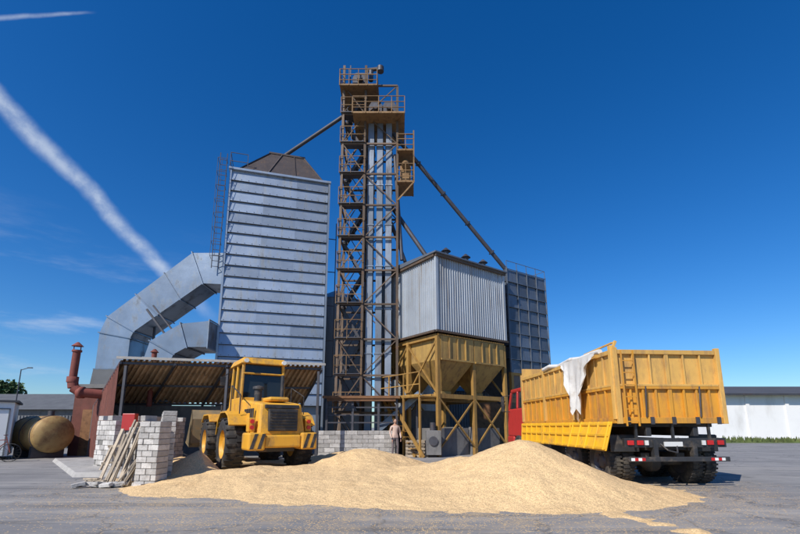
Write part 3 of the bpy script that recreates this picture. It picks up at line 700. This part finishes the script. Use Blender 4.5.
b.bx(0,BW,0,BL,fz-.03,fz+.05)
b.bx(.06,BW-.06,.03,.06,fz+.06,mz)
b.bx(BW-.05,BW-.02,.1,BL-.05,fz+.06,mz); b.bx(.02,.05,.1,BL-.1,fz+.06,mz)
for x in (.33,.62,.92,1.25,1.58,1.88,2.18): b.beam((x,0,fz+.05),(x,0,mz-.05),(.045 if x!=1.25 else .09),.05)
b.bx(.09,BW-.09,-.04,.03,fz-.04,fz+.09); b.bx(.09,BW-.09,-.04,.03,mz-.06,mz-.005)
b.bx(-.035,.02,.05,BL,fz-.04,fz+.08); b.bx(-.035,.02,.05,BL,mz-.06,mz-.005); b.bx(BW-.02,BW+.035,.05,BL,fz-.04,fz+.08)
for k in range(16):
    y=.05+k*(BL-.08)/15; b.bx(-.022,.02,y-.025,y+.025,fz+.08,mz-.06)
b.done()
b=P('upper_extension_boards',m_truck,e,.006)
b.bx(.06,BW-.06,.035,.065,mz,tz-.04)
b.bx(BW-.05,BW-.02,.1,BL-.05,mz,tz-.04); b.bx(.022,.052,.1,BL-.1,mz,tz-.04); b.bx(0.06,BW-.06,BL-.06,BL-.03,fz+.06,tz+.05)
for x in (.03,BW-.03): b.beam((x,-.01,fz-.05),(x,-.01,tz+.08),.1,.09)
for x in (.45,.85,1.25,1.65,2.05): b.beam((x,0,mz),(x,0,tz-.06),(.035 if x!=1.25 else .09),.045)
b.bx(.09,BW-.09,-.035,.03,mz,mz+.05); b.bx(.09,BW-.09,-.035,.03,tz-.07,tz+.03)
b.bx(-.035,.02,.05,BL,mz,mz+.05); b.bx(-.04,.03,.05,BL,tz-.07,tz+.03); b.bx(BW-.03,BW+.035,.05,BL,tz-.07,tz+.03)
for k in range(16):
    y=.05+k*(BL-.08)/15; big=k%5==0
    b.bx(-.055 if big else -.02,.02,y-(.055 if big else .025),y+(.055 if big else .025),fz+.05 if big else mz+.05,tz-.07+(.2 if big else 0)); b.bx(BW-.02,BW+.04,y-.03,y+.03,fz+.08,tz-.07)
b.bx(0,BW,BL-.1,BL,tz,tz+.35)
b.beam((.0,.05,tz),(.12,.05,tz+.24),.06); b.beam((.0,1.3,tz+.12),(.05,.05,tz+.2),.04)
b.done()
b=P('rear_ladder',m_truckl,e)
for x in (.14,.42): b.beam((x,-.09,fz-.1),(x,-.09,tz),.028)
for k in range(6): b.beam((.14,-.09,fz+k*.27),(.42,-.09,fz+k*.27),.022)
b.done()
b=P('dropped_side_flap',m_trucky,e,.01)
for ya,yb,t in ((.12,1.95,.2),(2.05,3.95,.06),(4.0,5.9,.04)):
    b.hexa([(-.1-t,ya,.78),(-.06-t,ya,.78),(-.06-t,yb,.8),(-.1-t,yb,.8)],[(-.1,ya,fz),(-.06,ya,fz),(-.06,yb,fz),(-.1,yb,fz)])
    for z in (.84,1.12,1.36):
        tt=t*(fz-z)/.64; b.bx(-.14-tt,-.09-tt,ya,yb,z-.03,z+.03)
    for k in range(5):
        y=ya+.05+(yb-ya-.1)*k/4; b.beam((-.12-t,y,.8),(-.12,y,fz),.05)
b.done()
b=P('hanging_tarp',m_tarp,e)
n=30; vs_=[];fs_=[]
for i in range(n+1):
    y=.55+1.9*i/n; s_=i/n
    ln=.18+1.45*max(0,math.sin(s_*math.pi*.95))**2*(1-.2*math.sin(i*.8)**2)
    for j in range(15):
        t=j/14; fold=math.sin(i*1.15+t*.8)*.06*t+math.sin(i*.47)*.03*t
        z=tz+.05-t*ln
        vs_.append((-.12-.09*t+fold, y-(.5*t*t)*(s_-.5)+.02*math.sin(j+i), z+.03*math.sin(i*1.9)*t))
for i in range(n):
    for j in range(14): a=i*15+j; fs_.append((a,a+15,a+16,a+1))
b.add(vs_,fs_,True)
pt=[(-.02+.05*math.sin(k*1.7),.5+k*.48,tz+.07+.03*math.sin(k*2.3)) for k in range(8)]
b.path(pt,.06)
b.done()
b=P('hinges',m_dksteel,e)
for x in (.2,.75,1.25,1.8,2.3): b.bx(x-.04,x+.04,-.07,-.041,fz-.06,fz+.1)
for x in (.62,1.88): b.cyl((x,-.06,fz+.1),(x+.03,-.08,mz),.015)
b.done()
b=P('cab',m_red,e,.05)
b.hexa([(.12,6.3,.95),(2.4,6.3,.95),(2.4,8.3,.95),(.12,8.3,.95)],[(.14,6.3,2.0),(2.38,6.3,2.0),(2.38,8.28,2.0),(.14,8.28,2.0)])
b.bx(.2,2.32,6.35,8.0,2.62,2.78); b.bx(.1,.5,7.55,8.3,.6,.95)
for x in (.19,2.33):
    for y,y2 in ((6.36,6.4),(7.2,7.2),(8.22,7.95)): b.beam((x,y,1.98),(x+(.04 if x<1 else -.04),y2,2.66),.1)
b.done()
b=P('cab_glass',m_glass,e); b.hexa([(.2,6.4,2.0),(2.32,6.4,2.0),(2.32,8.2,2.0),(.2,8.2,2.0)],[(.24,6.42,2.62),(2.28,6.42,2.62),(2.28,7.95,2.62),(.24,7.95,2.62)]); b.done()
b=P('mirror',m_blackp,e,.01); b.bx(-.18,-.1,7.9,8.1,1.9,2.5); b.beam((-.14,8,2.5),(.2,8,2.55),.03); b.beam((-.14,8,1.9),(.2,8,1.9),.03); b.bx(.15,.4,6.4,6.55,1.0,2.7); b.done()

# ---------------------------------------------------------------- worker
def skinobj(name,parent,pts,edges,rad,mat,root=0,sub=2):
    me=D.meshes.new(name); me.from_pydata(pts,edges,[]); me.update(); o=D.objects.new(name,me); COL.objects.link(o); o.parent=parent
    o.modifiers.new('skin','SKIN'); sv=me.skin_vertices[0].data
    for i,r in enumerate(rad): sv[i].radius=(r,r) if not isinstance(r,tuple) else r
    sv[root].use_root=True
    s=o.modifiers.new('sub','SUBSURF'); s.levels=sub; s.render_levels=sub
    me.materials.append(mat); o.modifiers['skin'].use_smooth_shade=True; return o
def clothes_mat():
    m=D.materials.new('work_clothes'); m.use_nodes=True; nt=m.node_tree;N=nt.nodes;L=nt.links;b=N['Principled BSDF']; b.inputs['Roughness'].default_value=.85
    tc=N.new('ShaderNodeTexCoord'); s=N.new('ShaderNodeSeparateXYZ'); L.new(tc.outputs['Object'],s.inputs[0])
    r=N.new('ShaderNodeValToRGB'); r.color_ramp.interpolation='CONSTANT'
    cr=r.color_ramp.elements; cr[0].position=0; cr[0].color=(.03,.025,.02,1); cr[1].position=.05; cr[1].color=(.16,.13,.13,1)
    e_=cr.new(.5); e_.color=(.58,.42,.34,1); e_=cr.new(.81); e_.color=(.45,.25,.17,1)
    d=N.new('ShaderNodeMath'); d.operation='DIVIDE'; d.inputs[1].default_value=1.8; L.new(s.outputs[2],d.inputs[0]); L.new(d.outputs[0],r.inputs[0]); L.new(r.outputs[0],b.inputs['Base Color']); return m
m_cl=clothes_mat()
e=empty('worker',(-.22,20.0,0),math.radians(20)); e.scale=(.93,.93,.93)
pts=[(0,0,.95),(0,0,1.12),(0,-.01,1.3),(0,0,1.44),(0,.0,1.54),(0,-.02,1.6),
     (-.1,0,.88),(-.12,-.03,.5),(-.13,0,.1),(-.13,-.13,.04),
     (.1,0,.88),(.13,-.02,.5),(.15,.03,.1),(.16,-.1,.04),
     (-.19,0,1.4),(-.25,.03,1.13),(-.22,-.12,.9),(-.21,-.16,.83),
     (.19,0,1.4),(.26,.03,1.13),(.24,-.14,.93),(.23,-.18,.86)]
ed=[(0,1),(1,2),(2,3),(3,4),(4,5),(0,6),(6,7),(7,8),(8,9),(0,10),(10,11),(11,12),(12,13),(3,14),(14,15),(15,16),(16,17),(3,18),(18,19),(19,20),(20,21)]
rad=[.14,.13,.15,.11,.055,.06,.095,.065,.045,.04,.095,.065,.045,.04,.065,.048,.034,.03,.065,.048,.034,.03]
skinobj('body',e,pts,ed,rad,m_cl)
for hx,hy,hz,sd in ((-.21,-.165,.82,-1),(.23,-.185,.85,1)):
    pp=[(hx,hy,hz)];ee=[];rr=[.03]
    for k in range(4):
        o=len(pp); yy=(k-1.5)*.02; l=[.085,.095,.09,.07][k]
        pp+=[(hx,hy-.01+yy,hz-.05),(hx-sd*.005,hy-.015+yy,hz-.05-l*.5),(hx-sd*.02,hy-.02+yy,hz-.05-l)]; ee+=[(0,o),(o,o+1),(o+1,o+2)]; rr+=[.011,.009,.008]
    o=len(pp); pp+=[(hx-sd*.02,hy-.045,hz-.03),(hx-sd*.03,hy-.055,hz-.07)]; ee+=[(0,o),(o,o+1)]; rr+=[.012,.009]
    skinobj('hand',e,pp,ee,rr,m_skin,0,1)
h=P('head',m_skin,e)
def ell(p,c,r,seg=20,ring_=14):
    vs_=[];fs_=[]
    for i in range(ring_+1):
        ph=math.pi*i/ring_
        for j in range(seg):
            th=2*math.pi*j/seg; x=math.sin(ph)*math.cos(th); y=math.sin(ph)*math.sin(th); z=math.cos(ph)
            tp=1-.22*max(0,-z)
            vs_.append((c[0]+r[0]*x*tp,c[1]+r[1]*y*tp,c[2]+r[2]*z))
    for i in range(ring_):
        for j in range(seg): fs_.append((i*seg+j,i*seg+(j+1)%seg,(i+1)*seg+(j+1)%seg,(i+1)*seg+j))
    p.add(vs_,fs_,True)
ell(h,(0,-.02,1.66),(.077,.095,.118)); ell(h,(0,-.118,1.645),(.012,.018,.024),8,6)
for x in (-.08,.08): ell(h,(x,-.01,1.655),(.012,.022,.032),8,6)
h.done()
h=P('hair',m_hair,e); ell(h,(0,.012,1.69),(.086,.096,.105)); h.done()
h=P('eyes_and_mouth',m_hair,e)
for x in (-.03,.03): ell(h,(x,-.106,1.665),(.012,.008,.006),8,6)
ell(h,(0,-.108,1.6),(.022,.008,.005),8,6); h.done()

# ---------------------------------------------------------------- left background
e=empty('gatehouse_cabin',(-18.55,16.2,0),math.radians(38))
p=P('walls',m_white,e,.01); p.bx(0,3.4,0,3,.15,2.3); p.done()
p=P('roof',m_roofdk,e); p.bx(-.12,3.52,-.12,3.12,2.3,2.38); p.done()
p=P('windows',m_glass,e); p.bx(1.7,2.4,-.02,0.0,1.1,1.95); p.bx(.4,1.3,-.02,0,1.1,1.95); p.done()
p=P('window_frames',m_fence,e)
for xa,xb in ((1.7,2.4),(.4,1.3)):
    for z in (1.07,1.95): p.bx(xa-.04,xb+.04,-.05,-.021,z,z+.05)
    for x in (xa-.04,(xa+xb)/2-.02,xb): p.bx(x,x+.04,-.05,-.021,1.12,1.95)
p.bx(2.75,2.79,-.04,0,.15,2.05); p.bx(3.25,3.29,-.04,0,.15,2.05); p.bx(2.79,3.25,-.04,0,2.01,2.05); p.bx(0,2.7,-.03,0,.1,.4); p.done()
e=empty('sheet_metal_fence',(-34,28,0)); p=P('sheets',m_fence,e); p.corr((0,0,0),(18,0,0),(0,0,2.0),(18,0,2.0),90,.05,6); p.done()
e=empty('storage_warehouse',(-48,44,0)); p=P('walls',m_dconc,e); p.bx(0,18,0,10,0,3); p.done()
p=P('roof',m_fence,e); p.extrx([(-.5,3),(10.5,3),(5,4.9)],-.3,18.3); p.done()
e=empty('fuel_tank',(-14.75,19.2,0),math.radians(60)); p=P('shell',m_tank,e)
p.lathe((0,0,1.0),(0,1,0),[(0.001,-.18),(.45,-.12),(.74,0),(.78,.1),(.78,2.4),(.74,2.55),(.001,2.7)],36); p.done()
p=P('saddles_and_fittings',m_dksteel,e); p.bx(-.6,.6,.4,.6,0,.6); p.bx(-.6,.6,1.9,2.1,0,.6); p.cyl((0,.6,1.7),(0,.6,2.0),.12)
for q in (.28,1.25,2.2): p.lathe((0,0,1.0),(0,1,0),[(.785,q),(.8,q),(.8,q+.06),(.785,q+.06)])
p.done()
e=empty('lamp_pole',(-26,30,0)); p=P('pole',m_dksteel,e); p.cyl((0,0,0),(0,0,5.2),.05,.03); p.beam((0,0,5.15),(.5,0,5.3),.04); p.box((.6,0,5.3),(.3,.12,.06)); p.done()
e=empty('bicycle',(-15.3,17.0,0),.5)
p=P('wheels',m_black,e)
for x in (-.5,.5):
    p.lathe((x,0,.34),(0,1,0),[(.32,-.018),(.345,-.018),(.345,.018),(.32,.018),(.32,-.018)],24)
    for k in range(8):
        t=k*math.pi/8; p.beam((x-.32*math.cos(t),0,.34-.32*math.sin(t)),(x+.32*math.cos(t),0,.34+.32*math.sin(t)),.006)
p.done()
p=P('frame',m_redpipe,e)
for a,b_ in (((-.5,0,.34),(-.08,0,.3)),((-.5,0,.34),(-.18,0,.78)),((-.08,0,.3),(-.2,0,.85)),((-.08,0,.3),(.36,0,.75)),((-.18,0,.78),(.34,0,.82)),((.5,0,.34),(.32,0,.95))): p.beam(a,b_,.03)
p.beam((.3,-.25,1.0),(.3,.25,1.0),.025); p.box((-.21,0,.9),(.24,.13,.05)); p.done()

# ---------------------------------------------------------------- right background
e=empty('white_warehouse',(31,45,0))
p=P('walls',m_whitewall,e); p.bx(0,75,0,14,0,4.6); p.done()
p=P('pilasters',m_whitewall,e)
for k in range(19): p.bx(k*4,k*4+.35,-.12,0,0,4.6)
p.done()
p=P('roof',m_roofdk,e); p.extrx([(-.7,4.55),(14.7,4.55),(7,6.0)],-.6,75.6); p.done()
p=P('gutter',m_dksteel,e); p.bx(-.6,75.6,-.85,-.7,4.45,4.62); p.done()
e=empty('utility_pole',(37,41,0)); p=P('pole',m_bark,e); p.cyl((0,0,0),(0,0,3.0),.08,.06); p.done()
e=empty('utility_pole',(38.2,41,0)); p=P('pole',m_bark,e); p.cyl((0,0,0),(0,0,2.4),.08,.06); p.done()

# ---------------------------------------------------------------- trees
def tree(name,loc,h,cr,n=2600,seed=1):
    rnd=random.Random(seed); e=empty(name,loc)
    p=P('trunk_and_limbs',m_bark,e); p.cyl((0,0,0),(0,0,h*.55),h*.035,h*.018,10); cl=[]
    for k in range(14):
        a=rnd.uniform(0,6.28); z=rnd.uniform(.45,1.0); r=cr*math.sqrt(max(.05,1-((z-.68)/.36)**2))*rnd.uniform(.5,.95)
        q=(r*math.cos(a),r*math.sin(a),h*z*.93); p.cyl((0,0,h*rnd.uniform(.25,.5)),q,h*.012,h*.004,6); cl.append((q,cr*rnd.uniform(.26,.45)))
    p.done(); f=P('foliage',m_leaf,e)
    for i in range(n):
        c,s_=cl[rnd.randrange(len(cl))]; d=Vector((rnd.gauss(0,1),rnd.gauss(0,1),rnd.gauss(0,.8))).normalized()*s_*rnd.random()**.4
        q=Vector(c)+d; a=Vector((rnd.gauss(0,1),rnd.gauss(0,1),rnd.gauss(0,1))).normalized(); b_=a.orthogonal().normalized(); w=h*.022*rnd.uniform(.6,1.4)
        f.add([q-a*w-b_*w*.6,q+a*w-b_*w*.6,q+a*w*.7+b_*w*.7,q-a*w*.7+b_*w*.6],[(0,1,2,3)],r=rnd.random())
    f.done()
tree('deciduous_tree',(-47,51,0),6.6,2.6,3000,3); tree('deciduous_tree',(-50,53,0),7.2,2.8,3000,5)
f=P('distant_tree_line',m_leaf)
rnd=random.Random(11)
for k in range(80):
    cx=rnd.uniform(-140,-50); cy=rnd.uniform(95,130); hh=rnd.uniform(1.6,3.6); s_=rnd.uniform(1.2,2.4)
    for i in range(60):
        d=Vector((rnd.gauss(0,s_*.7),rnd.gauss(0,s_*.6),0)); q=Vector((cx,cy,rnd.uniform(0,hh)))+d; a=Vector((rnd.gauss(0,1),rnd.gauss(0,1),rnd.gauss(0,1))).normalized(); b_=a.orthogonal().normalized(); w=.35
        f.add([q-a*w-b_*w,q+a*w-b_*w,q+b_*w],[(0,1,2)],r=rnd.random())
f.done()

# ---------------------------------------------------------------- world, sun
tosun=Vector((-.62,-.78,0)).normalized()*math.cos(math.radians(42)); tosun.z=math.sin(math.radians(42))
w=D.worlds.new('World'); S.world=w; w.use_nodes=True; nt=w.node_tree;N=nt.nodes;L=nt.links
bg=N['Background']; bg.inputs['Strength'].default_value=.112
sky=N.new('ShaderNodeTexSky'); sky.sky_type='NISHITA'; sky.sun_disc=False; sky.sun_elevation=math.radians(42); sky.sun_rotation=math.atan2(tosun.x,tosun.y)%(2*math.pi)
sky.air_density=1.0; sky.dust_density=.4; sky.ozone_density=3.0
hs=N.new('ShaderNodeHueSaturation'); hs.inputs['Saturation'].default_value=1.38; L.new(sky.outputs[0],hs.inputs['Color'])
tint=N.new('ShaderNodeVectorMath'); tint.operation='MULTIPLY'; tint.inputs[1].default_value=(.76,.96,1.2); L.new(hs.outputs[0],tint.inputs[0])
out=tint.outputs[0]
tc=N.new('ShaderNodeTexCoord')
nv=N.new('ShaderNodeVectorMath'); nv.operation='NORMALIZE'; L.new(tc.outputs['Generated'],nv.inputs[0])
def noi(sc,vec,det=5,ro=.6):
    n=N.new('ShaderNodeTexNoise'); n.inputs['Scale'].default_value=sc; n.inputs['Detail'].default_value=det; n.inputs['Roughness'].default_value=ro; L.new(vec,n.inputs['Vector']); return n.outputs['Fac']
def mr(v,a,b,c=0,d=1,sm=True):
    r=N.new('ShaderNodeMapRange'); r.interpolation_type='SMOOTHSTEP' if sm else 'LINEAR'
    for k,q in (('From Min',a),('From Max',b),('To Min',c),('To Max',d)): r.inputs[k].default_value=q
    L.new(v,r.inputs['Value']); return r.outputs[0]
def mth(op,a,b=0,c=None):
    x=N.new('ShaderNodeMath'); x.operation=op
    for i,q in enumerate((a,b) if c is None else (a,b,c)):
        if isinstance(q,(int,float)): x.inputs[i].default_value=q
        else: L.new(q,x.inputs[i])
    return x.outputs[0]
def dot(v):
    x=N.new('ShaderNodeVectorMath'); x.operation='DOT_PRODUCT'; L.new(nv.outputs[0],x.inputs[0]); x.inputs[1].default_value=v; return x.outputs['Value']
def streak(a,b,w0,w1,amt,t0,t1):
    a=Vector(a).normalized(); b=Vector(b).normalized(); n=a.cross(b).normalized(); t=(b-a*a.dot(b)).normalized()
    d=dot(n); al=mth('ARCTAN2',dot(t),dot(a)); ang=a.angle(b)
    wob=mth('MULTIPLY',mth('SUBTRACT',noi(9,nv.outputs[0],6,.6),.5),w0*1.3)
    d=mth('ABSOLUTE',mth('ADD',d,wob)); wd=mr(al,0,ang,w0,w1,False)
    m=mr(mth('DIVIDE',d,wd),.0,1,1,0)
    m=mth('MULTIPLY',m,mr(noi(26,nv.outputs[0],6,.65),.3,.65,.5,1)); m=mth('MULTIPLY',m,mr(al,t0*ang,(t0+.12)*ang)); m=mth('MULTIPLY',m,mr(al,(t1-.4)*ang,t1*ang,1,0))
    return mth('MULTIPLY',m,amt)
def addc(mask,col):
    global out
    x=N.new('ShaderNodeMix'); x.data_type='RGBA'; L.new(mask,x.inputs['Factor']); L.new(out,x.inputs['A']); x.inputs['B'].default_value=(*col,1); out=x.outputs['Result']
WC=(5.6,6.4,7.6)
addc(streak((-400,387,321.5),(-195,426,115),.021,.02,.68,-.6,1.15),WC)
addc(streak((-400,372,402),(-310,371,408),.005,.003,.4,-.3,1.1),WC)
mp=N.new('ShaderNodeMapping'); mp.inputs['Scale'].default_value=(1.4,1.4,7); mp.inputs['Rotation'].default_value=(0,.25,0); L.new(nv.outputs[0],mp.inputs['Vector'])
ci=mr(noi(2.6,mp.outputs[0],8,.62),.5,.8); sp=N.new('ShaderNodeSeparateXYZ'); L.new(nv.outputs[0],sp.inputs[0])
ci=mth('MULTIPLY',ci,mr(sp.outputs[0],-.15,-.6)); ci=mth('MULTIPLY',ci,mr(sp.outputs[2],.42,.15)); ci=mth('MULTIPLY',ci,.6)
addc(ci,WC)
L.new(out,bg.inputs['Color'])
sl=D.lights.new('sun','SUN'); sl.energy=5.0; sl.angle=math.radians(.5); sl.color=(1,.95,.88)
so=D.objects.new('sun',sl); COL.objects.link(so); so.rotation_euler=tosun.to_track_quat('Z','Y').to_euler(); so.location=(-20,-20,30)

cam=D.cameras.new('camera'); co=D.objects.new('camera',cam); COL.objects.link(co); S.camera=co
cam.sensor_width=36; cam.lens=440/800*36; cam.shift_y=77/800; cam.clip_end=3000; cam.clip_start=.1
co.location=(0,0,1.3); co.rotation_euler=(math.radians(90+10.7),0,0)
S.view_settings.view_transform='Standard'; S.view_settings.look='None'; S.view_settings.exposure=0; S.view_settings.gamma=1
